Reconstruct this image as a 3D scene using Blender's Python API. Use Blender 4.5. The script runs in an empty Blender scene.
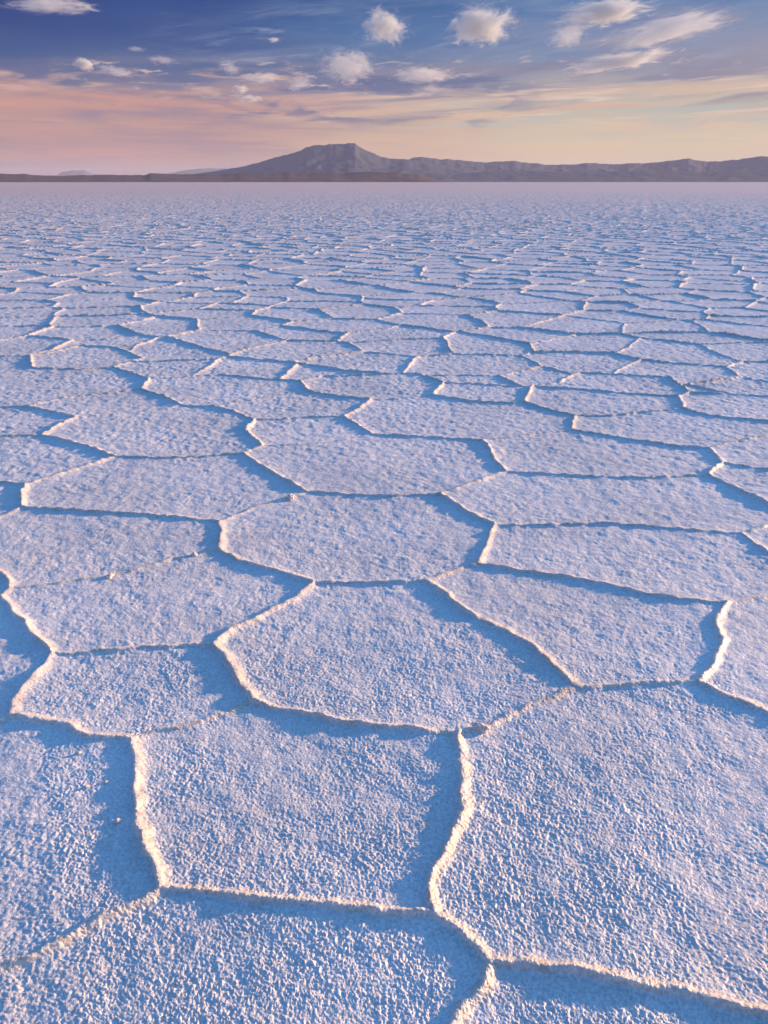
import bpy, bmesh, math, random
import numpy as np
from mathutils import Vector

C = bpy.context.scene.collection
SC = bpy.context.scene
R = math.radians
EXPO = 1.0

# ------------------------------------------------------------------ camera
F_PX, W, H = 850.0, 768, 1024
CAM_H = 1.5
PITCH = math.atan(330.0 / F_PX)          # horizon sits 330 px above the middle
cam = bpy.data.cameras.new('camera')
cam.sensor_fit = 'VERTICAL'
cam.sensor_height = 24.0
cam.lens = 24.0 * F_PX / H
cam.clip_start = 0.05
cam.clip_end = 200000.0
camo = bpy.data.objects.new('camera', cam)
C.objects.link(camo)
camo.location = (0, 0, CAM_H)
camo.rotation_euler = (math.pi / 2 - PITCH, 0, 0)
SC.camera = camo
cp, sp = math.cos(PITCH), math.sin(PITCH)


def ground_pt(u, v):
    x, w = u - W / 2, v - H / 2
    k = CAM_H / (F_PX * sp + w * cp)
    return (x * k, (F_PX * cp - w * sp) * k)


def far_pt(u, v, dist):
    """point of the view ray through a photo position at a real distance"""
    x, w = u - W / 2, v - H / 2
    d = np.array([x, F_PX * cp - w * sp, -F_PX * sp - w * cp])
    d = d * (dist / math.hypot(d[0], d[1]))
    return d + np.array([0, 0, CAM_H])


SUN_AZ, SUN_EL = 64.0, 10.0              # degrees: clockwise from +Y, above horizon

# ------------------------------------------------------------------ noise (numpy)
_rng = np.random.RandomState(7)
_PERM = _rng.randint(0, 256, 65536).astype(np.int32)


def hash2(ix, iy, s=0):
    h = (ix.astype(np.int64) * 73856093) ^ (iy.astype(np.int64) * 19349663) ^ (s * 83492791)
    h = (h ^ (h >> 13)) * 1274126177
    h = (h ^ (h >> 16)) & 0xFFFFFF
    return h.astype(np.float32) / np.float32(0xFFFFFF)


def perlin(x, y, s=0):
    xf, yf = np.floor(x), np.floor(y)
    ix, iy = xf.astype(np.int64), yf.astype(np.int64)
    fx, fy = (x - xf).astype(np.float32), (y - yf).astype(np.float32)
    ux = fx * fx * fx * (fx * (fx * 6 - 15) + 10)
    uy = fy * fy * fy * (fy * (fy * 6 - 15) + 10)

    def g(dx, dy):
        a = hash2(ix + dx, iy + dy, s) * np.float32(2 * math.pi)
        return np.cos(a) * (fx - dx) + np.sin(a) * (fy - dy)
    a = g(0, 0); b = g(1, 0); c = g(0, 1); d = g(1, 1)
    return ((a + (b - a) * ux) + ((c + (d - c) * ux) - (a + (b - a) * ux)) * uy) * 1.5


# ------------------------------------------------------------------ the crust polygons
# ridge lines of the near crust: (height factor, positions in the photograph)
EDGES = [
 (1.35, [(134,740),(139,775),(141,815),(149,842),(158,868),(165,891)]),
 (1.0, [(165,891),(205,894),(250,899),(320,905),(384,914),(438,916)]),
 (1.1, [(165,891),(145,903),(125,912),(105,920),(75,938),(40,956),(15,966),(-30,978),(-95,990)]),
 (1.35, [(460,735),(464,774),(466,812),(449,849),(431,889),(438,916)]),
 (1.1, [(438,916),(462,932),(482,950),(493,962)]),
 (1.15, [(493,962),(574,970),(620,979),(664,989),(720,1001),(790,1017),(880,1040)]),
 (1.2, [(493,962),(488,985),(468,1003),(456,1030),(430,1090),(436,1165)]),
 (1.1, [(134,740),(90,736),(63,724),(13,716)]),
 (0.6, [(13,716),(0,722),(-45,735),(-110,748)]),
 (1.1, [(13,716),(20,695),(40,673),(57,654)]),
 (0.8, [(57,654),(120,651),(165,647),(216,646)]),
 (1.2, [(57,654),(37,638),(30,627),(17,613),(2,598)]),
 (1.0, [(2,598),(-40,592),(-85,596)]),
 (0.8, [(2,598),(13,590)]),
 (1.0, [(13,590),(5,576),(-14,566),(-80,556)]),
 (0.45, [(13,590),(60,585),(90,580),(127,575),(173,560),(195,557),(221,551)]),
 (1.2, [(221,522),(223,533),(221,551)]),
 (1.1, [(221,551),(240,562),(256,566),(286,573),(314,584)]),
 (0.8, [(314,584),(350,584),(406,583),(428,583)]),
 (1.1, [(314,584),(293,602),(256,620),(233,630),(216,646)]),
 (1.35, [(216,646),(233,668),(247,690),(254,703)]),
 (1.1, [(254,703),(306,715),(366,727),(406,729),(460,738)]),
 (0.55, [(254,703),(213,718),(187,725),(157,732),(134,740)]),
 (0.65, [(460,735),(480,731),(500,722),(525,710),(537,703),(562,695),(580,689)]),
 (1.3, [(428,583),(446,595),(463,610),(490,625),(514,636),(533,646),(555,668),(580,689)]),
 (0.8, [(580,689),(629,685),(699,682)]),
 (1.25, [(699,682),(713,668),(721,650),(722,640),(717,620),(727,604)]),
 (1.1, [(699,682),(719,693),(745,703),(768,712),(830,740),(880,752)]),
 (1.0, [(727,604),(685,601),(645,595),(602,584),(562,577),(512,571),(478,565)]),
 (0.7, [(478,565),(456,571),(428,583)]),
 (1.25, [(478,565),(487,549),(495,526)]),
 (0.8, [(495,526),(550,526),(602,524),(652,527),(712,532),(742,534)]),
 (1.2, [(495,526),(469,514),(456,505),(441,496)]),
 (0.85, [(441,496),(383,497),(345,495),(309,493)]),
 (0.7, [(309,493),(289,499),(256,508),(221,522)]),
 (1.2, [(309,493),(299,488),(271,472),(243,454)]),
 (1.0, [(221,522),(143,515),(83,512),(23,508)]),
 (0.6, [(23,508),(0,518),(-40,528),(-80,530)]),
 (1.2, [(23,508),(23,496),(28,485)]),
 (0.8, [(28,485),(0,482),(-60,478)]),
 (0.8, [(28,485),(67,473),(92,465),(116,458)]),
 (0.9, [(116,458),(167,459),(200,457),(243,454)]),
 (1.2, [(116,458),(90,448),(43,436)]),
 (1.0, [(43,436),(60,426),(77,419)]),
 (0.8, [(43,436),(10,437),(-50,440)]),
 (1.1, [(77,419),(50,412),(25,407)]),
 (0.8, [(25,407),(0,408),(-50,408)]),
 (0.7, [(25,407),(67,398),(105,394),(142,390)]),
 (0.4, [(77,419),(130,413),(165,409),(182,406)]),
 (1.1, [(182,406),(167,398),(142,390)]),
 (1.1, [(142,390),(150,380)]),
 (1.0, [(150,380),(130,373),(113,368)]),
 (0.8, [(113,368),(80,370),(33,369)]),
 (1.2, [(33,369),(31,357)]),
 (0.8, [(31,357),(0,357),(-50,356)]),
 (0.8, [(31,357),(60,351),(82,346)]),
 (0.9, [(82,346),(117,348),(128,352),(143,359)]),
 (0.9, [(143,359),(130,363),(113,368)]),
 (0.8, [(150,380),(185,378),(220,375),(256,379),(301,382)]),
 (0.9, [(182,406),(213,407),(235,412),(256,420)]),
 (1.2, [(256,420),(246,431)]),
 (1.1, [(246,431),(256,440),(263,447)]),
 (0.8, [(263,447),(243,454)]),
 (0.4, [(263,447),(316,444),(345,440),(374,435)]),
 (1.0, [(374,435),(433,438),(483,441)]),
 (1.2, [(374,435),(360,427),(344,417)]),
 (0.8, [(344,417),(323,417),(283,419),(256,420)]),
 (1.0, [(344,417),(360,409),(372,400)]),
 (1.0, [(372,400),(340,397),(309,392)]),
 (1.2, [(309,392),(301,382)]),
 (0.4, [(309,392),(290,394),(256,400),(213,407)]),
 (0.8, [(301,382),(323,377),(360,376),(416,374)]),
 (1.0, [(416,374),(435,380),(444,384)]),
 (1.2, [(444,384),(433,396)]),
 (1.0, [(433,396),(470,402),(512,404),(525,403)]),
 (0.4, [(433,396),(400,399),(372,400)]),
 (0.8, [(444,384),(480,385),(512,387),(532,387)]),
 (1.1, [(525,403),(550,410),(575,416)]),
 (1.3, [(525,403),(532,387)]),
 (0.9, [(532,387),(579,390),(620,394),(679,397)]),
 (0.7, [(532,387),(559,383)]),
 (1.1, [(559,383),(580,373)]),
 (0.9, [(580,373),(612,375),(669,378)]),
 (1.2, [(669,378),(685,389),(689,393)]),
 (0.8, [(689,393),(679,397)]),
 (1.2, [(679,397),(684,410)]),
 (0.7, [(684,410),(639,413),(610,416),(575,416)]),
 (1.0, [(684,410),(712,417),(768,423),(830,430)]),
 (1.2, [(575,416),(573,430)]),
 (1.0, [(573,430),(629,440),(679,447),(709,449)]),
 (0.45, [(573,430),(540,433),(510,438),(483,441)]),
 (1.1, [(709,449),(718,458),(722,464)]),
 (0.55, [(709,449),(730,443),(768,436),(830,434)]),
 (0.8, [(722,464),(768,470),(830,474)]),
 (1.1, [(722,464),(708,476)]),
 (0.9, [(708,476),(645,479),(599,478),(550,476),(507,473)]),
 (1.3, [(507,473),(495,461),(489,448),(483,441)]),
 (0.9, [(507,473),(480,482),(463,488),(441,496)]),
 (1.1, [(708,476),(742,492),(768,505),(835,530)]),
 (1.1, [(742,534),(755,543),(768,553),(840,590)]),
 (0.8, [(742,534),(768,526),(835,512)]),
 (0.5, [(727,604),(745,600),(768,597),(840,590)]),
 (0.8, [(689,393),(730,395),(768,397),(830,400)]),
]
# outer rim of the traced crust, well outside the frame
RIM_LEFT = [(-50,356),(-42,382),(-50,408),(-62,424),(-50,440),(-48,460),(-60,478),(-90,502),(-80,530),(-80,556),(-85,596),
            (-130,660),(-110,748),(-160,850),(-95,990),(-130,1165)]
RIM_RIGHT = [(830,400),(850,415),(830,430),(830,434),(846,452),(830,474),(815,500),(835,512),(835,530),(840,590),(900,650),
             (880,752),(985,900),(880,1040),(985,1165)]
RIM_BOTTOM = [(-130,1165),(120,1130),(436,1165),(700,1120),(985,1165)]
RIM_TOP = [(-50,356),(0,357),(31,357),(82,346),(117,348),(143,359),(113,368),(150,380),(185,378),(220,375),(256,379),(301,382),
           (323,377),(360,376),(416,374),(444,384),(512,387),(532,387),(559,383),(580,373),(612,375),(669,378),(689,393),
           (730,395),(830,400)]
for r in (RIM_LEFT, RIM_RIGHT, RIM_BOTTOM):
    EDGES.append((1.0, r))

POLY = [ground_pt(*p) for p in RIM_TOP + RIM_RIGHT[1:] + RIM_BOTTOM[::-1][1:] + RIM_LEFT[::-1][1:-1]]


def in_poly(x, y):
    inside = np.zeros(x.shape, bool)
    n = len(POLY)
    for i in range(n):
        x0, y0 = POLY[i]; x1, y1 = POLY[(i + 1) % n]
        if y0 == y1:
            continue
        c = ((y0 > y) != (y1 > y)) & (x < (x1 - x0) * (y - y0) / (y1 - y0) + x0)
        inside ^= c
    return inside


SEGS = []
for s, pts in EDGES:
    g = [ground_pt(*p) for p in pts]
    for a, b in zip(g[:-1], g[1:]):
        SEGS.append((s ** 0.75, a, b))

SX, SY = 0.88, 0.88
LROT = R(16)


def seed(ci, cj):
    jx = hash2(ci, cj, 1) - 0.5
    jy = hash2(ci, cj, 2) - 0.5
    return ((ci + 0.5 + jx * 0.80) * SX, (cj + 0.5 + 0.5 * (ci & 1) + jy * 0.80) * SY)


def voronoi(x, y):
    """distance to the nearest cell border and the strength of that border"""
    c_, s_ = math.cos(LROT), math.sin(LROT)
    x, y = x * c_ - y * s_, x * s_ + y * c_
    ci = np.floor(x / SX).astype(np.int64)
    best = np.full(x.shape, 1e9, np.float32)
    bx = np.zeros_like(best); by = np.zeros_like(best)
    bi = np.zeros_like(ci); bj = np.zeros_like(ci)
    cells = []
    for di in (-1, 0, 1):
        i = ci + di
        j0 = np.floor(y / SY - 0.5 * (i & 1)).astype(np.int64)
        for dj in (-1, 0, 1):
            j = j0 + dj
            sx, sy = seed(i, j)
            sx = sx.astype(np.float32); sy = sy.astype(np.float32)
            cells.append((i, j, sx, sy))
            d = (sx - x) ** 2 + (sy - y) ** 2
            m = d < best
            best = np.where(m, d, best)
            bx = np.where(m, sx, bx); by = np.where(m, sy, by)
            bi = np.where(m, i, bi); bj = np.where(m, j, bj)
    dist = np.full(x.shape, 9.0, np.float32)
    stren = np.ones(x.shape, np.float32)
    for i, j, sx, sy in cells:
        dx, dy = sx - bx, sy - by
        L = np.sqrt(dx * dx + dy * dy)
        ok = L > 1e-4
        L = np.maximum(L, 1e-4)
        e = ((bx + sx) * 0.5 - x) * dx / L + ((by + sy) * 0.5 - y) * dy / L
        # borders facing sideways stand higher than those running across
        st = hash2(i + bi, j + bj, 5) * 0.65 + 0.65
        m = ok & (e < dist)
        dist = np.where(m, e, dist)
        stren = np.where(m, st, stren)
    return np.maximum(dist, 0), stren


CREST_A, CREST_W = 0.0112, 0.0125
DISH_A, DISH_W = 0.0046, 0.060


def ridge_profile(d, s, wn, grow):
    w = CREST_W * wn + grow
    crest = CREST_A * np.exp(-(d / w) ** 2)
    dish = DISH_A * np.exp(-(np.sqrt(d * d + 0.0006) - 0.0245) / DISH_W)
    return s * crest, s * dish


def relief(x, y, spacing):
    """height of the crust and how much of a ridge each point is"""
    x = x.astype(np.float32); y = y.astype(np.float32)
    r = np.sqrt(x * x + y * y)
    grow = np.clip(spacing * 0.32 - 0.003, 0, 0.08).astype(np.float32)
    wn = 1.0 + 0.30 * perlin(x * 3.3, y * 3.3, 13) + 0.28 * perlin(x * 12, y * 12, 11) + 0.12 * perlin(x * 33, y * 33, 12)
    wn = np.clip(wn, 0.45, 2)
    # fine wander of every ridge
    wx = 0.008 * perlin(x * 9, y * 9, 21) + 0.005 * perlin(x * 19, y * 19, 22)
    wy = 0.008 * perlin(x * 9, y * 9, 23) + 0.005 * perlin(x * 19, y * 19, 24)
    # broad wander of the far cells
    bx = 0.12 * perlin(x * 0.23, y * 0.23, 29) + 0.09 * perlin(x * 0.9, y * 0.9, 25) + 0.020 * perlin(x * 2.6, y * 2.6, 27)
    by = 0.12 * perlin(x * 0.23, y * 0.23, 30) + 0.09 * perlin(x * 0.9, y * 0.9, 26) + 0.020 * perlin(x * 2.6, y * 2.6, 28)
    inside = in_poly(x, y)
    d, st = voronoi(x + wx + bx, y + wy + by)
    far = np.clip((r - 250) / 250, 0, 1)
    cr, di = ridge_profile(d, st, wn, grow)
    cr = np.where(inside, 0, cr); di = np.where(inside, 0, di)
    near = (np.abs(x) < 9) & (y > 0.3) & (y < 11)
    idx = np.nonzero(near)[0]
    if len(idx):
        px, py = (x + wx)[idx], (y + wy)[idx]
        g2, w2 = grow[idx], wn[idx]
        C0, D0 = cr[idx], di[idx]
        for s, a, b in SEGS:
            lo_x, hi_x = min(a[0], b[0]) - 0.8, max(a[0], b[0]) + 0.8
            lo_y, hi_y = min(a[1], b[1]) - 0.8, max(a[1], b[1]) + 0.8
            k = np.nonzero((px > lo_x) & (px < hi_x) & (py > lo_y) & (py < hi_y))[0]
            if not len(k):
                continue
            ax, ay = a; ex, ey = b[0] - ax, b[1] - ay
            qx, qy = px[k] - ax, py[k] - ay
            t = np.clip((qx * ex + qy * ey) / (ex * ex + ey * ey), 0, 1)
            dd = np.sqrt((qx - ex * t) ** 2 + (qy - ey * t) ** 2).astype(np.float32)
            c1, d1 = ridge_profile(dd, s, w2[k], g2[k])
            C0[k] = np.maximum(C0[k], c1); D0[k] = np.maximum(D0[k], d1)
        cr[idx] = C0; di[idx] = D0
    lump = 1.0 + 0.30 * perlin(x * 2.9, y * 2.9, 36) + 0.25 * perlin(x * 9, y * 9, 31) + 0.42 * perlin(x * 19, y * 19, 32) * (0.4 + np.abs(perlin(x * 4, y * 4, 35)) * 2) + 0.10 * perlin(x * 60, y * 60, 34)
    lump = lump * (1 + 0.35 * np.clip((r - 12) / 20, 0, 1))
    ridge = np.clip(cr / (CREST_A * 0.9), 0, 1.3)
    h = cr * np.clip(lump, 0.2, 2) + di * (1 + 0.12 * perlin(x * 5, y * 5, 33))
    h = h * (1 - 0.6 * far) * (1 + 0.7 * np.clip((r - 4) / 10, 0, 1) - 0.15 * np.clip((r - 18) / 30, 0, 1))
    # gentle unevenness of the plates
    h += 0.006 * perlin(x * 0.8, y * 0.8, 41) + 0.0035 * perlin(x * 3.1, y * 3.1, 42)

    def octave(f, a, sd):
        fade = np.clip(1.6 - spacing * f * 1.8, 0, 1)
        m = fade > 0
        out = np.zeros_like(x)
        k = np.nonzero(m)[0]
        if len(k):
            out[k] = perlin(x[k] * f, y[k] * f, sd) * fade[k] * a
        return out
    # crystals: coarse tufts, small tufts, grains
    lod = np.clip((r - 2.5) / 5, 0, 1)      # coarser tufts carry the grain where the sheet is coarser
    h += octave(14, 0.0024, 43) * (1 + 0.8 * lod) + octave(6.5, 0.0030, 50) * np.clip((r - 6) / 12, 0, 1)
    t1 = octave(31, 0.0013, 44) * (1 + 1.9 * lod)
    t2 = octave(72, 0.0013, 45) * (1 - 0.6 * np.clip(ridge, 0, 1))
    t3 = octave(140, 0.0018, 46) * (1 - 0.3 * np.clip(ridge, 0, 1))
    t4 = octave(290, 0.0015, 47)
    # crystal tufts come in patches
    patch = 0.85 + 0.35 * perlin(x * 1.7, y * 1.7, 51) + 0.45 * perlin(x * 6.5, y * 6.5, 48) + 0.3 * perlin(x * 19, y * 19, 49)
    g = np.clip(patch, 0.35, 1.6) + 0.45 * np.clip(ridge, 0, 1)
    h += (t1 + t2 + t3 + t4) * g
    return h, ridge, cr


def mesh_obj(name, co, quads, mat, smooth=True):
    me = bpy.data.meshes.new(name)
    nv, nq = len(co), len(quads)
    me.vertices.add(nv)
    me.vertices.foreach_set('co', co.astype(np.float32).ravel())
    me.loops.add(nq * 4)
    me.loops.foreach_set('vertex_index', quads.astype(np.int32).ravel())
    me.polygons.add(nq)
    me.polygons.foreach_set('loop_start', np.arange(0, nq * 4, 4, dtype=np.int32))
    me.polygons.foreach_set('loop_total', np.full(nq, 4, np.int32))
    me.polygons.foreach_set('use_smooth', np.full(nq, smooth))
    me.update(calc_edges=True)
    if mat:
        me.materials.append(mat)
    o = bpy.data.objects.new(name, me)
    C.objects.link(o)
    return o


# ------------------------------------------------------------------ materials
def new_mat(name):
    m = bpy.data.materials.new(name)
    m.use_nodes = True
    nt = m.node_tree
    return m, nt, nt.nodes['Principled BSDF']


def salt_material(name, col_a, col_b, tint, tint_amt):
    m, nt, b = new_mat(name)
    N, L = nt.nodes, nt.links
    tc = N.new('ShaderNodeTexCoord')
    n1 = N.new('ShaderNodeTexNoise'); n1.inputs['Scale'].default_value = 3.0
    n1.inputs['Detail'].default_value = 8
    L.new(tc.outputs['Object'], n1.inputs['Vector'])
    r1 = N.new('ShaderNodeValToRGB')
    r1.color_ramp.elements[0].position = 0.35; r1.color_ramp.elements[0].color = (*col_a, 1)
    r1.color_ramp.elements[1].position = 0.65; r1.color_ramp.elements[1].color = (*col_b, 1)
    L.new(n1.outputs['Fac'], r1.inputs['Fac'])
    n2 = N.new('ShaderNodeTexNoise'); n2.inputs['Scale'].default_value = 26.0
    n2.inputs['Detail'].default_value = 5
    L.new(tc.outputs['Object'], n2.inputs['Vector'])
    mr = N.new('ShaderNodeMapRange')
    mr.inputs['From Min'].default_value = 0.52; mr.inputs['From Max'].default_value = 0.72
    mr.inputs['To Max'].default_value = tint_amt
    L.new(n2.outputs['Fac'], mr.inputs['Value'])
    mx = N.new('ShaderNodeMix'); mx.data_type = 'RGBA'
    L.new(mr.outputs['Result'], mx.inputs['Factor'])
    L.new(r1.outputs['Color'], mx.inputs['A'])
    mx.inputs['B'].default_value = (*tint, 1)
    L.new(mx.outputs['Result'], b.inputs['Base Color'])
    b.inputs['Roughness'].default_value = 0.45
    b.inputs['Specular IOR Level'].default_value = 0.55
    # distant crust reddens outwards: warm low-sky light put into its base colour
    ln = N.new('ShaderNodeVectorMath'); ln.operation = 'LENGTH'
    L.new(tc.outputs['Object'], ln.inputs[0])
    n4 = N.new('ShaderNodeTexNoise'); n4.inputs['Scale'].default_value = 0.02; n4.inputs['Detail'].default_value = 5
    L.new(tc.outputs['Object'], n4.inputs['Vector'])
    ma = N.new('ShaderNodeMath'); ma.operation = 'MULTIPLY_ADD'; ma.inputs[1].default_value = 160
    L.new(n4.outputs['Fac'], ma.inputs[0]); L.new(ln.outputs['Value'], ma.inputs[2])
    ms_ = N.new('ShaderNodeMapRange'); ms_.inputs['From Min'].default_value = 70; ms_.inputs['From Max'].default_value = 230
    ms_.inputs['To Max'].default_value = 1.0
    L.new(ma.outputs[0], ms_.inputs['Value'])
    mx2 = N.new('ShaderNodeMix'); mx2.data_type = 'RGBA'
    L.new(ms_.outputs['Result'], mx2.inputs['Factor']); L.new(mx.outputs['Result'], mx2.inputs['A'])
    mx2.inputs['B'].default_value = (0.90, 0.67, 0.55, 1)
    # single crystals: some clear and greyish, some milky
    sp1 = N.new('ShaderNodeTexNoise'); sp1.inputs['Scale'].default_value = 130; sp1.inputs['Detail'].default_value = 3
    sp1.inputs['Roughness'].default_value = 0.7
    L.new(tc.outputs['Object'], sp1.inputs['Vector'])
    sp2 = N.new('ShaderNodeTexNoise'); sp2.inputs['Scale'].default_value = 1.3; sp2.inputs['Detail'].default_value = 7
    L.new(tc.outputs['Object'], sp2.inputs['Vector'])
    spa = N.new('ShaderNodeMapRange'); L.new(sp1.outputs['Fac'], spa.inputs['Value'])
    spa.inputs['From Min'].default_value = 0.36; spa.inputs['From Max'].default_value = 0.60
    spa.inputs['To Min'].default_value = 0.72; spa.inputs['To Max'].default_value = 1.06
    spb = N.new('ShaderNodeMapRange'); L.new(sp2.outputs['Fac'], spb.inputs['Value'])
    spb.inputs['From Min'].default_value = 0.35; spb.inputs['From Max'].default_value = 0.65
    spb.inputs['To Min'].default_value = 0.87; spb.inputs['To Max'].default_value = 1.05
    spm = N.new('ShaderNodeMath'); spm.operation = 'MULTIPLY'
    L.new(spa.outputs['Result'], spm.inputs[0]); L.new(spb.outputs['Result'], spm.inputs[1])
    sc_ = N.new('ShaderNodeVectorMath'); sc_.operation = 'SCALE'
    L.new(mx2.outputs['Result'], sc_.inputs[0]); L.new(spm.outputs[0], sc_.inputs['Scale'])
    L.new(sc_.outputs[0], b.inputs['Base Color'])
    # grains
    v = N.new('ShaderNodeTexNoise'); v.inputs['Scale'].default_value = 190
    v.inputs['Detail'].default_value = 3; v.inputs['Roughness'].default_value = 0.6
    L.new(tc.outputs['Object'], v.inputs['Vector'])
    bp = N.new('ShaderNodeBump'); bp.inputs['Strength'].default_value = 0.8
    bp.inputs['Distance'].default_value = 0.003
    L.new(v.outputs['Fac'], bp.inputs['Height'])
    v2 = N.new('ShaderNodeTexNoise'); v2.inputs['Scale'].default_value = 45
    v2.inputs['Detail'].default_value = 4
    L.new(tc.outputs['Object'], v2.inputs['Vector'])
    bp2 = N.new('ShaderNodeBump'); bp2.inputs['Strength'].default_value = 0.8
    bp2.inputs['Distance'].default_value = 0.006
    L.new(v2.outputs['Fac'], bp2.inputs['Height'])
    L.new(bp.outputs['Normal'], bp2.inputs['Normal'])
    L.new(bp2.outputs['Normal'], b.inputs['Normal'])
    return m


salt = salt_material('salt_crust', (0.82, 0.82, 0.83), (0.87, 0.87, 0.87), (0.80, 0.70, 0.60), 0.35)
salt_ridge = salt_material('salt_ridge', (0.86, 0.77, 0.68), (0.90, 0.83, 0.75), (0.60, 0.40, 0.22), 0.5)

pb = salt_ridge.node_tree.nodes['Principled BSDF']
pb.inputs['Subsurface Weight'].default_value = 0.35
pb.inputs['Subsurface Radius'].default_value = (1.0, 0.75, 0.52)
pb.inputs['Subsurface Scale'].default_value = 0.009

# ------------------------------------------------------------------ the salt flat: one polar sheet
def angles():
    a = [0.0]
    while a[-1] < R(26): a.append(a[-1] + 0.00098)
    while a[-1] < R(42): a.append(a[-1] + 0.0017)
    step = 0.0022
    while a[-1] < math.pi - 0.06:
        a.append(a[-1] + step); step *= 1.035
    a = np.array(a)
    return np.concatenate([-a[::-1][:-1], a])


AZ = angles()
rr = [0.35]
while rr[-1] < 0.95: rr.append(rr[-1] * 1.008)
while rr[-1] < 140: rr.append(rr[-1] * (1 + (0.0015 if rr[-1] < 2.6 else 0.0021 if rr[-1] < 12 else 0.0027)))
while rr[-1] < 600: rr.append(rr[-1] * 1.008)
while rr[-1] < 45000: rr.append(rr[-1] * 1.06)
RR = np.array(rr)
nA, nR = len(AZ), len(RR)
dA = np.gradient(AZ); dR = np.gradient(RR)
co = np.empty((nR, nA, 3), np.float32)
rid = np.empty((nR, nA), np.float32)
CH = 150
for i0 in range(0, nR, CH):
    i1 = min(nR, i0 + CH)
    Rg, Ag = np.meshgrid(RR[i0:i1], AZ, indexing='ij')
    sp_ = np.maximum(Rg * dA[None, :], dR[i0:i1, None] * 0.8).astype(np.float32)
    X, Y = Rg * np.sin(Ag), Rg * np.cos(Ag)
    h, rg, crs = relief(X.ravel(), Y.ravel(), sp_.ravel())
    fade = np.clip((600 - Rg) / 400, 0, 1)
    # crests lean over away from the low sun side, undercutting the lee
    lean = np.clip(crs.reshape(X.shape), 0, 0.03) * 0.75
    co[i0:i1, :, 0] = X - lean * 0.70; co[i0:i1, :, 1] = Y - lean * 0.70
    co[i0:i1, :, 2] = h.reshape(X.shape) * fade
    rid[i0:i1] = rg.reshape(X.shape)
idx = np.arange(nR * nA).reshape(nR, nA)
q = np.stack([idx[:-1, :-1], idx[:-1, 1:], idx[1:, 1:], idx[1:, :-1]], -1)
# close the ring behind the camera
qc = np.stack([idx[:-1, -1], idx[:-1, 0], idx[1:, 0], idx[1:, -1]], -1)
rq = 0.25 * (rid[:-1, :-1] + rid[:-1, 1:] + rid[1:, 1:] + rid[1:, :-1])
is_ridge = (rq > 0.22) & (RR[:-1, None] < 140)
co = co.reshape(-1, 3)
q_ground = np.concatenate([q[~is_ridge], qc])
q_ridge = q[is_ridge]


def compact(co, q):
    used = np.zeros(len(co), bool); used[q.ravel()] = True
    m = np.cumsum(used) - 1
    return co[used], m[q]


def top_up(q):   # wind so that normals face up
    return q[:, ::-1]


cg, qg = compact(co, top_up(q_ground))
# small disc under the camera: collapse with a last vertex
g0 = len(cg)
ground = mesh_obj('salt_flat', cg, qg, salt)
ground['kind'] = 'structure'
ground['label'] = 'flat white salt crust cracked into polygons, reaching to the horizon'
ck, qk = compact(co, top_up(q_ridge))
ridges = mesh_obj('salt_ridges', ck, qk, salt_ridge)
ridges['kind'] = 'stuff'
ridges['label'] = 'network of raised crystalline salt ridges bordering the crust polygons'
ridges['category'] = 'salt ridges'
# the spot under the tripod
bm = bmesh.new()
bmesh.ops.create_circle(bm, cap_ends=True, segments=64, radius=0.36)
me = bpy.data.meshes.new('salt_patch'); bm.to_mesh(me); bm.free()
me.materials.append(salt)
po = bpy.data.objects.new('ground', me); C.objects.link(po)
po.location = (0, 0, 0.004); po['kind'] = 'structure'
print('verts', nR * nA, 'ridge quads', len(qk))

# ------------------------------------------------------------------ loose lumps of salt
def salt_lump(u, v, size_px, label, sd, raise_=0.3, squash=(1, 0.8, 0.75)):
    x, y = ground_pt(u, v)
    k = CAM_H / (F_PX * sp + (v - H / 2) * cp)
    rad = size_px * k * 0.5
    h = float(relief(np.array([x, x]), np.array([y, y]), np.array([0.002, 0.002], np.float32))[0][0])
    # a point at height h shows where the ground would further on
    f = 1 - h / CAM_H
    x, y = x * f, y * f
    bm = bmesh.new(); bmesh.ops.create_icosphere(bm, subdivisions=4, radius=1.0)
    rnd = random.Random(sd)
    from mathutils import noise as mn
    o3 = Vector((rnd.random() * 50, rnd.random() * 50, rnd.random() * 50))
    for vt in bm.verts:
        n = vt.co.normalized()
        d = 1 + 0.35 * mn.noise(n * 1.6 + o3) + 0.22 * mn.noise(n * 4 + o3) + 0.10 * mn.noise(n * 9 + o3)
        vt.co = Vector((n.x * squash[0], n.y * squash[1], n.z * squash[2])) * d * rad
    for f_ in bm.faces: f_.smooth = True
    me = bpy.data.meshes.new('salt_lump'); bm.to_mesh(me); bm.free()
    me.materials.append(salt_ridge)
    o = bpy.data.objects.new('salt_lump', me); C.objects.link(o)
    o.location = (x, y, h + rad * raise_); o.rotation_euler = (0, 0, rnd.random() * 6)
    o['label'] = label; o['category'] = 'salt lump'; o['group'] = 'loose salt lumps on the crust'


salt_lump(118, 822, 6.5, 'bright loose salt lump lying alone on the shaded blue crust left of the thick ridge', 1)
salt_lump(106, 783, 4.5, 'small salt lump above the lone bright one, on shaded crust', 2)
salt_lump(87, 787, 4.5, 'small pale salt lump, leftmost of the loose ones on the shaded plate', 3)
salt_lump(79, 753, 4.0, 'tiny salt lump nearest the upper ridge of the shaded left plate', 4)
salt_lump(480, 729, 13, 'large rounded salt knob sitting on the faint ridge right of centre', 5, 0.2, (1.3, 0.8, 0.8))
salt_lump(291, 498, 8, 'rounded salt knob on the ridge junction below the upper middle', 6, 0.2)
salt_lump(194, 556, 7, 'salt knob at the right end of the faint broken ridge', 7, 0.3)
salt_lump(110, 577, 7, 'salt knob midway along the faint broken ridge at left', 8, 0.2, (1.4, 0.8, 0.7))

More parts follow.
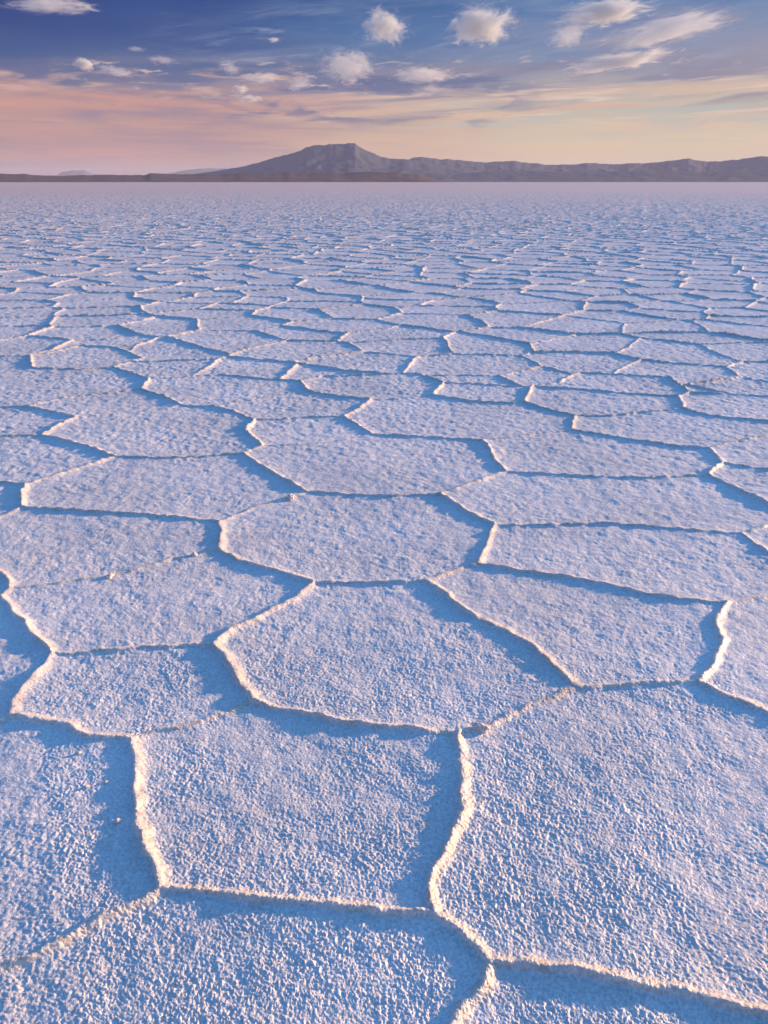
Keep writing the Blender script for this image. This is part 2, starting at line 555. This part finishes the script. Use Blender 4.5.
# ------------------------------------------------------------------ sun and sky
sun = bpy.data.lights.new('sun', 'SUN')
sun.energy = 4.6
sun.angle = R(1.8)
sun.color = (1.0, 0.61, 0.33)
so = bpy.data.objects.new('sun', sun); C.objects.link(so)
az, el = R(SUN_AZ), R(SUN_EL)
sd = Vector((math.sin(az) * math.cos(el), math.cos(az) * math.cos(el), math.sin(el)))
so.rotation_euler = sd.to_track_quat('Z', 'Y').to_euler()
so.location = sd * 50

world = bpy.data.worlds.new('World')
SC.world = world
world.use_nodes = True
nt = world.node_tree
for n in list(nt.nodes): nt.nodes.remove(n)
N, L = nt.nodes, nt.links


def lin(c, k=1.0):
    o = []
    for v in c:
        v = v / 255.0
        o.append((v / 12.92 if v <= 0.04045 else ((v + 0.055) / 1.055) ** 2.4) * k)
    return (*o, 1)


def math_node(op, a, b=None, c=None, clamp=False):
    n = N.new('ShaderNodeMath'); n.operation = op; n.use_clamp = clamp
    for i, v in enumerate((a, b, c)):
        if v is None: continue
        if isinstance(v, (int, float)): n.inputs[i].default_value = v
        else: L.new(v, n.inputs[i])
    return n.outputs[0]


def map_range(v, a, b, c=0.0, d=1.0, kind='SMOOTHSTEP'):
    n = N.new('ShaderNodeMapRange'); n.interpolation_type = kind
    L.new(v, n.inputs['Value'])
    n.inputs['From Min'].default_value = a; n.inputs['From Max'].default_value = b
    n.inputs['To Min'].default_value = c; n.inputs['To Max'].default_value = d
    return n.outputs['Result']


def mix_col(f, a, b):
    n = N.new('ShaderNodeMix'); n.data_type = 'RGBA'
    if isinstance(f, (int, float)): n.inputs['Factor'].default_value = f
    else: L.new(f, n.inputs['Factor'])
    for nm, v in (('A', a), ('B', b)):
        if isinstance(v, tuple): n.inputs[nm].default_value = v
        else: L.new(v, n.inputs[nm])
    return n.outputs['Result']


def combine(x, y, z):
    n = N.new('ShaderNodeCombineXYZ')
    for i, v in enumerate((x, y, z)):
        if isinstance(v, (int, float)): n.inputs[i].default_value = v
        else: L.new(v, n.inputs[i])
    return n.outputs[0]


def noise(vec, scale, detail=6, rough=0.55, dist=0.0):
    n = N.new('ShaderNodeTexNoise')
    n.inputs['Scale'].default_value = scale; n.inputs['Detail'].default_value = detail
    n.inputs['Roughness'].default_value = rough; n.inputs['Distortion'].default_value = dist
    L.new(vec, n.inputs['Vector'])
    return n.outputs['Fac']


tc = N.new('ShaderNodeTexCoord')
sep = N.new('ShaderNodeSeparateXYZ')
L.new(tc.outputs['Generated'], sep.inputs[0])
DEG = 180 / math.pi
AZd = math_node('MULTIPLY', math_node('ARCTAN2', sep.outputs[0], sep.outputs[1]), DEG)
ELd = math_node('MULTIPLY', math_node('ARCSINE', sep.outputs[2]), DEG)
t_az = map_range(AZd, -24, 24, kind='LINEAR')

KEXP = 1.0 / 2 ** EXPO
LEVELS = [   # elevation in degrees, sky colours from 24 deg left of the view to 24 deg right of it
 (0.6, [(148,124,134),(168,138,140),(205,170,150),(218,192,162),(215,190,165)]),
 (2.2, [(168,134,138),(182,146,144),(213,178,152),(220,195,163),(222,198,168)]),
 (3.7, [(188,146,142),(165,138,145),(195,168,152),(200,188,168),(202,190,170)]),
 (5.0, [(125,118,145),(110,115,145),(140,138,158),(185,172,165),(198,183,172)]),
 (6.6, [(50,85,140),(62,93,145),(100,122,160),(120,138,170),(160,152,165)]),
 (8.3, [(14,62,130),(26,74,138),(64,108,162),(82,123,175),(120,137,172)]),
 (9.6, [(6,54,124),(14,66,134),(50,96,152),(68,116,170),(78,124,175)]),
]
cols = []
for e, cs in LEVELS:
    rp = N.new('ShaderNodeValToRGB')
    el_ = rp.color_ramp.elements
    while len(el_) < 5: el_.new(0.5)
    for k, c in enumerate(cs):
        el_[k].position = k / 4.0
        el_[k].color = lin(c, KEXP)
    rp.color_ramp.interpolation = 'EASE'
    L.new(t_az, rp.inputs['Fac'])
    cols.append((e, rp.outputs['Color']))
# the bands wander a little, as real layers do
vec_s = combine(math_node('MULTIPLY', AZd, 0.06), math_node('MULTIPLY', ELd, 0.55), 3.7)
wob = math_node('SUBTRACT', noise(vec_s, 1.6, 6, 0.6, 0.4), 0.5)
ELw = math_node('ADD', ELd, math_node('MULTIPLY', wob, 2.6))
cur = cols[0][1]
for (e0, _), (e1, c1) in zip(cols[:-1], cols[1:]):
    cur = mix_col(map_range(ELw, e0, e1, kind='LINEAR'), cur, c1)

def band(v, a, b, c, d):
    return math_node('MULTIPLY', map_range(v, a, b), map_range(v, c, d, 1.0, 0.0))


def mul(*vs):
    o = vs[0]
    for v in vs[1:]: o = math_node('MULTIPLY', o, v)
    return o


def streak(sx, sy, slope, seed, lo, hi, detail=7, rough=0.6, dist=0.6):
    e = math_node('ADD', math_node('MULTIPLY', ELd, sy), math_node('MULTIPLY', AZd, -slope * sy))
    vec = combine(math_node('MULTIPLY', AZd, sx), e, seed)
    return map_range(noise(vec, 1.0, detail, rough, dist), lo, hi)


def c8(c): return lin(c, KEXP)
AZ_L = map_range(AZd, -10, 3, 1.0, 0.0)
AZ_R = map_range(AZd, -3, 8)
# thin high veil over the blue
cur = mix_col(mul(band(ELd, 5.6, 7, 9, 12), map_range(AZd, -17, 0), streak(.12, .9, .05, 1.3, .42, .72), 0.55), cur, c8((130, 150, 180)))
# mauve grey sheets between blue and gold
cur = mix_col(mul(band(ELd, 3.2, 4.6, 6.2, 7.4), map_range(AZd, -22, -8), streak(.10, 1.1, .05, 4.1, .42, .62), 0.75), cur, c8((132, 130, 156)))
cur = mix_col(mul(band(ELd, 5.4, 6.6, 8.4, 9.6), map_range(AZd, 0, 14), streak(.11, .8, .07, 9.1, .38, .62), 0.8), cur, c8((150, 148, 168)))
# rose sheets on the left
cur = mix_col(mul(band(ELd, 2.0, 3.2, 4.9, 5.8), AZ_L, streak(.10, 1.3, -.03, 7.7, .40, .62, 6, .55, .3), 0.75), cur, c8((206, 156, 140)))
cur = mix_col(mul(band(ELd, 1.0, 1.8, 3.6, 4.6), AZ_L, streak(.13, 2.0, -.01, 2.2, .48, .66), 0.6), cur, c8((160, 136, 148)))
# peach and pale streaks low in the middle and right
cur = mix_col(mul(band(ELd, 2.4, 3.2, 4.8, 5.6), map_range(AZd, -12, -2), streak(.10, 1.6, .05, 12.4, .42, .66, 6, .55, .3), 0.7), cur, c8((226, 188, 158)))
cur = mix_col(mul(band(ELd, 1.8, 2.8, 4.2, 5.2), AZ_R, streak(.12, 2.1, .02, 15.9, .46, .62), 0.75), cur, c8((182, 186, 180)))
cur = mix_col(mul(band(ELd, 3.0, 3.8, 5.2, 6.0), AZ_R, streak(.14, 2.6, .05, 18.3, .50, .64), 0.7), cur, c8((232, 204, 188)))
# broken lit scraps where rose meets blue
cur = mix_col(mul(band(ELd, 4.0, 4.8, 5.9, 6.8), map_range(AZd, -2, 5, 1.0, 0.0), streak(.30, 1.7, .02, 22.6, .50, .68, 6, .55, .3), 0.8), cur, c8((205, 168, 158)))

# darker blue-mauve patches and salmon low down on the left
cur = mix_col(mul(band(ELd, 2.6, 4.0, 6.0, 7.2), map_range(AZd, -21, -12), map_range(AZd, 4, 12, 1.0, 0.0), streak(.17, 1.0, .03, 31.1, .47, .62, 6, .6, .5), 0.8), cur, c8((84, 102, 148)))
cur = mix_col(mul(band(ELd, 0.6, 1.4, 4.2, 5.2), map_range(AZd, -16, -2, 1.0, 0.0), streak(.09, 1.5, -.02, 37.7, .40, .62, 6, .6, .5), 0.5), cur, c8((208, 150, 134)))
# ragged scraps, higher and lit
cur = mix_col(mul(band(ELd, 4.3, 5.2, 6.2, 7.2), map_range(AZd, -20, -16), map_range(AZd, 0, 8, 1.0, 0.0), streak(.75, 2.8, .04, 41.3, .56, .68, 7, .62, .5), 0.85), cur, c8((206, 184, 178)))
cur = mix_col(mul(band(ELd, 4.6, 5.4, 6.6, 7.6), map_range(AZd, -4, 2), streak(.5, 2.4, .07, 47.9, .55, .68, 7, .62, .5), 0.7), cur, c8((190, 178, 182)))

# low mauve bars over the left horizon, thin wisps across the upper blue
cur = mix_col(mul(band(ELd, 0.3, 1.0, 3.4, 4.4), map_range(AZd, -8, 4, 1.0, 0.0), streak(.11, 2.6, -.01, 53.3, .50, .64, 7, .6, .4), 0.5), cur, c8((150, 130, 148)))
cur = mix_col(mul(band(ELd, 5.6, 6.4, 8.6, 10), map_range(AZd, -16, -6), streak(.22, 1.7, .09, 59.1, .52, .70, 8, .62, .7), 0.55), cur, c8((150, 162, 188)))

sky = N.new('ShaderNodeTexSky'); sky.sky_type = 'NISHITA'
sky.sun_disc = False
sky.sun_elevation = R(SUN_EL); sky.sun_rotation = R(SUN_AZ)
sky.ozone_density = 3.0; sky.air_density = 1.0; sky.dust_density = 0.6
tint = N.new('ShaderNodeMix'); tint.data_type = 'RGBA'; tint.blend_type = 'MULTIPLY'
tint.inputs['Factor'].default_value = 1.0
L.new(sky.outputs['Color'], tint.inputs['A'])
tint.inputs['B'].default_value = (0.56, 0.87, 1.10, 1)
bg_hi = N.new('ShaderNodeBackground'); bg_hi.inputs['Strength'].default_value = 0.15
L.new(tint.outputs['Result'], bg_hi.inputs['Color'])
bg_lo = N.new('ShaderNodeBackground'); bg_lo.inputs['Strength'].default_value = 1.0
L.new(cur, bg_lo.inputs['Color'])
ms = N.new('ShaderNodeMixShader')
L.new(map_range(ELd, 10.5, 22), ms.inputs['Fac'])
L.new(bg_lo.outputs[0], ms.inputs[1]); L.new(bg_hi.outputs[0], ms.inputs[2])
out = N.new('ShaderNodeOutputWorld')
L.new(ms.outputs[0], out.inputs['Surface'])


# ------------------------------------------------------------------ mountains on the far shore
def rock_material(name, a, b):
    m, nt, bs = new_mat(name)
    N, L = nt.nodes, nt.links
    tc = N.new('ShaderNodeTexCoord')
    n = N.new('ShaderNodeTexNoise'); n.inputs['Scale'].default_value = 0.0025
    n.inputs['Detail'].default_value = 9; n.inputs['Roughness'].default_value = 0.65
    L.new(tc.outputs['Object'], n.inputs['Vector'])
    r = N.new('ShaderNodeValToRGB')
    r.color_ramp.elements[0].position = 0.35; r.color_ramp.elements[0].color = (*a, 1)
    r.color_ramp.elements[1].position = 0.68; r.color_ramp.elements[1].color = (*b, 1)
    L.new(n.outputs['Fac'], r.inputs['Fac'])
    L.new(r.outputs['Color'], bs.inputs['Base Color'])
    bs.inputs['Roughness'].default_value = 0.95
    bs.inputs['Specular IOR Level'].default_value = 0.1
    return m


def smooth_interp(x, xs, ys):
    return np.interp(x, xs, ys)


def mountain(name, label, prof, dist, front, back, mat, sd, rough=0.10, spurs=3.0):
    """terrain whose crest follows the skyline; slopes run down to both sides with gullies"""
    pts = [far_pt(u, v, dist) for u, v in prof]
    azs = np.array([math.atan2(p[0], p[1]) for p in pts])
    hs = np.array([max(p[2], 0.0) for p in pts])
    nc = max(200, int((azs[-1] - azs[0]) / 0.0007)); nr = 56
    A = np.linspace(azs[0], azs[-1], nc)
    T = np.concatenate([np.linspace(-1, 0, 36), np.linspace(0, 1, 21)[1:]])
    hA = smooth_interp(A, azs, hs)
    k = A * dist
    hA = hA * (1 + rough * 0.35 * perlin(k / 260, k * 0 + 3.3, sd) + rough * 0.2 * perlin(k / 90, k * 0 + 7.3, sd + 1))
    TT, AA = np.meshgrid(T, A, indexing='ij')
    HH = np.broadcast_to(hA, TT.shape)
    a = np.abs(TT)
    base = (1 - a) ** 1.35
    dd = dist + np.where(TT < 0, TT * front, TT * back)
    X, Y = dd * np.sin(AA), dd * np.cos(AA)
    lump = 1 - np.abs(perlin((AA * dist / 420 + a * 0.7).ravel(), (dd / 900).ravel(), sd + 2)).reshape(TT.shape) * 1.6
    lump2 = perlin((X / 160).ravel(), (Y / 160).ravel(), sd + 3).reshape(TT.shape)
    gul = (lump - 0.75) * 0.15 * a * (1 - a) * 4 * 0.5 + lump2 * 0.05 * a * (1 - a) * 4
    Z = HH * np.clip(base + gul, 0, 1 - a * 0.25) - 6.0 * (a ** 6) - 1.0
    Z = np.maximum(Z, -0.9)
    co = np.stack([X, Y, Z], -1).reshape(-1, 3)
    ny = len(T)
    idx = np.arange(ny * nc).reshape(ny, nc)
    q = np.stack([idx[:-1, :-1], idx[:-1, 1:], idx[1:, 1:], idx[1:, :-1]], -1).reshape(-1, 4)[:, ::-1]
    o = mesh_obj(name, co, q, mat)
    o['kind'] = 'structure'; o['label'] = label
    return o


rock = rock_material('volcanic_rock', (0.068, 0.090, 0.140), (0.076, 0.098, 0.148))
dark = rock_material('dark_scrub_slope', (0.100, 0.068, 0.078), (0.135, 0.094, 0.100))
mountain('mountain', 'broad flat-shouldered extinct volcano left of centre on the horizon',
         [(120,181),(170,177),(200,173),(235,168),(256,163),(276,157),(290,154),(299,151),(307,147.5),(314,146),(324,145.3),(335,144.8),
          (343,143.6),(350,143),(355,143.5),(363,148.5),(369,151),(376,155),(383,157),(409,160),(440,165),(480,171),(540,178),(580,181)],
         15000, 3200, 3000, rock, 101)
mountain('mountain_range', 'long low hazy mountain range running to the right edge of the horizon',
         [(340,181),(372,168),(395,161),(409,159),(416,157.5),(423,157),(432,158),(443,159),(469,161),(486,162),(500,161),(512,161),(532,163),
          (555,165),(575,164),(595,163),(609,164),(645,163),(660,161.5),(672,160),(689,158.5),(698,160),(707,162),(722,161),(739,159),
          (752,157),(759,156),(768,156),(820,152),(860,156),(910,163),(960,174),(1000,181)],
         19000, 3300, 3500, rock, 131)
mountain('foothills', 'darker line of foothills below the range on the right',
         [(400,181),(440,176),(480,172),(530,171),(580,172),(640,171),(700,172),(768,170),(840,171),(900,175),(960,181)],
         13500, 1500, 1500, rock, 151)
mountain('low_hills', 'dark purple strip of low hills along the left half of the horizon',
         [(-260,180),(-180,175),(-100,172),(-30,173),(0,173),(26,173.5),(33,175),(60,175.2),(90,175),(110,174.4),(130,175),(144,175.6),(150,173.5),
          (200,174),(256,173.5),(300,172.5),(360,172.5),(400,172.5),(418,174),(432,178),(445,181)],
         9500, 900, 900, dark, 171, rough=0.3)
mountain('distant_hills', 'faint blue far hills behind the left strip',
         [(50,179),(62,172),(70,170.5),(85,170),(92,174),(130,177),(160,175),(180,171),(200,168.5),(215,168),(240,169),(280,176),(320,181)],
         41000, 3000, 3000, rock, 191)

# ------------------------------------------------------------------ the air
HB, HT = 48000.0, 650.0
bm = bmesh.new(); bmesh.ops.create_cube(bm, size=1.0)
for v in bm.verts:
    v.co = Vector((v.co.x * 2 * HB, v.co.y * 2 * HB, -2.0 if v.co.z < 0 else HT))
me = bpy.data.meshes.new('haze'); bm.to_mesh(me); bm.free()
haze = bpy.data.objects.new('haze', me); C.objects.link(haze)
haze['kind'] = 'stuff'
hm = bpy.data.materials.new('haze'); hm.use_nodes = True
ht = hm.node_tree
for n in list(ht.nodes): ht.nodes.remove(n)
pv = ht.nodes.new('ShaderNodeVolumePrincipled')
pv.inputs['Color'].default_value = (0.72, 0.77, 0.93, 1)
pv.inputs['Density'].default_value = 1.6e-5
ho = ht.nodes.new('ShaderNodeOutputMaterial')
ht.links.new(pv.outputs[0], ho.inputs['Volume'])
me.materials.append(hm)

# ------------------------------------------------------------------ clouds: lit vapour, each a volume of its own
def cloud_material(name, dens, thr, scale):
    m = bpy.data.materials.new(name); m.use_nodes = True
    t = m.node_tree
    for n in list(t.nodes): t.nodes.remove(n)
    N, L = t.nodes, t.links
    tc = N.new('ShaderNodeTexCoord')
    oi = N.new('ShaderNodeObjectInfo')
    # soft ellipsoid falloff in the cloud's own space (radius 1)
    ln = N.new('ShaderNodeVectorMath'); ln.operation = 'LENGTH'
    L.new(tc.outputs['Object'], ln.inputs[0])
    fall = N.new('ShaderNodeMapRange'); fall.interpolation_type = 'LINEAR'
    L.new(ln.outputs['Value'], fall.inputs['Value'])
    fall.inputs['From Min'].default_value = 0.1; fall.inputs['From Max'].default_value = 1.0
    fall.inputs['To Min'].default_value = 0.80; fall.inputs['To Max'].default_value = 0.0
    off = N.new('ShaderNodeVectorMath'); off.operation = 'SCALE'
    loc = N.new('ShaderNodeVectorMath'); loc.operation = 'ADD'
    L.new(oi.outputs['Random'], off.inputs['Scale']); off.inputs[0].default_value = (37, 91, 53)
    L.new(tc.outputs['Object'], loc.inputs[0]); L.new(off.outputs[0], loc.inputs[1])
    nz = N.new('ShaderNodeTexNoise'); nz.inputs['Scale'].default_value = scale
    nz.inputs['Detail'].default_value = 6; nz.inputs['Roughness'].default_value = 0.72
    nz.inputs['Distortion'].default_value = 0.9
    L.new(loc.outputs[0], nz.inputs['Vector'])
    ad = N.new('ShaderNodeMath'); ad.operation = 'ADD'
    k = N.new('ShaderNodeMath'); k.operation = 'MULTIPLY'; k.inputs[1].default_value = 2.0
    L.new(nz.outputs['Fac'], k.inputs[0])
    L.new(fall.outputs['Result'], ad.inputs[0]); L.new(k.outputs[0], ad.inputs[1])
    mr = N.new('ShaderNodeMapRange'); mr.interpolation_type = 'SMOOTHSTEP'
    L.new(ad.outputs[0], mr.inputs['Value'])
    mr.inputs['From Min'].default_value = thr; mr.inputs['From Max'].default_value = thr + 0.32
    mr.inputs['To Max'].default_value = dens
    p = N.new('ShaderNodeVolumePrincipled')
    p.inputs['Color'].default_value = (0.93, 0.985, 0.965, 1)
    L.new(mr.outputs['Result'], p.inputs['Density'])
    o = N.new('ShaderNodeOutputMaterial'); L.new(p.outputs[0], o.inputs['Volume'])
    return m


CLOUD_D = 10000.0
cm_thick = cloud_material('cloud_vapour', 0.0120, 1.36, 2.9)
cm_thin = cloud_material('thin_cloud_vapour', 0.0050, 1.30, 2.8)
cm_small = cloud_material('dense_cloud_scrap', 0.030, 1.33, 2.1)
bm = bmesh.new(); bmesh.ops.create_icosphere(bm, subdivisions=4, radius=1.0)
cme = bpy.data.meshes.new('cloud'); bm.to_mesh(cme); bm.free()
CLOUDS = [   # centre, half width, half height (px in the photo), tilt, thick?, label
 (386, 27, 27, 17, 0.30, 1, 'small bright cream cloud puff, alone in the blue at the top centre'),
 (482, 26, 38, 20, -0.05, 1, 'rounded white cloud puff right of the small cream one'),
 (606, 12, 50, 13, -0.12, 1, 'long white cloud touching the top of the picture right of centre'),
 (568, 36, 22, 10, -0.3, 0, 'wispy tail hanging below the long white cloud'),
 (668, 30, 60, 12, -0.30, 0, 'wide pale grey cloud rising toward the top right'),
 (620, 61, 56, 8, -0.20, 1, 'slim cream cloud bar low on the right above the yellow band'),
 (424, 75, 36, 8, -0.03, 0, 'flat pale lens of cloud under the bright puffs'),
 (348, 66, 30, 16, 0.1, 0, 'faint mauve cloud between the lens and the left wisps'),
 (50, 5, 42, 8, -0.05, 0, 'thin white streak cloud at the top left corner'),
 (84, 64, 13, 6, 0.2, 1, 'small oval lit cloud, left end of the row of wisps'),
 (116, 71, 19, 5, 0.25, 0, 'small slanting lit wisp beside the oval one'),
 (240, 89, 9, 5, 0, 1, 'tiny glowing orange cloud dot above the left shoulder of the volcano'),
 (230, 68, 12, 7, 0.6, 0, 'short curved wisp just above the tiny glowing dot'),
 (300, 83, 17, 8, -0.5, 0, 'small slanted pale wisp left of the faint mauve cloud'),
 (262, 78, 24, 6, -0.1, 0, 'low ragged pale wisp between two small ones'),
 (274, 40, 7, 2.5, 0, 1, 'speck of thin white cloud high between the left wisps and the cream puff'),
 (250, 99, 12, 4, -0.1, 1, 'small peach cloud scrap just below the glowing dot'),
 (136, 49, 11, 2.5, 0, 0, 'faint thin streak of cloud above the row of left wisps'),
 (162, 60, 15, 4, 0.1, 0, 'faint ragged wisp right of the small slanting one'),
]
px_m = CLOUD_D / 905.0
for u, v, hw, hh, tilt, thick, label in CLOUDS:
    p = far_pt(u, v, CLOUD_D)
    if not thick:
        me_ = cme.copy(); me_.materials.clear(); me_.materials.append(cm_thin)
    else:
        me_ = cme.copy(); me_.materials.clear(); me_.materials.append(cm_small if hw < 15 else cm_thick)
    o = bpy.data.objects.new('cloud', me_); C.objects.link(o)
    o.location = p
    a = math.atan2(p[0], p[1])
    o.rotation_euler = (0, tilt * 0.6, -a)
    # drawn a little larger than seen: the vapour thins out before the hull
    o.scale = (hw * px_m * 1.22, hw * px_m * 0.7, hh * px_m * 1.30)
    o['label'] = label; o['category'] = 'cloud'; o['group'] = 'small clouds above the salt flat'

SC.view_settings.view_transform = 'Standard'
SC.view_settings.look = 'None'
SC.view_settings.exposure = EXPO
SC.view_settings.gamma = 1.0
SC.render.engine = 'CYCLES'
SC.cycles.use_denoising = True
SC.cycles.volume_bounces = 2
SC.cycles.volume_step_rate = 0.5
SC.cycles.volume_max_steps = 256
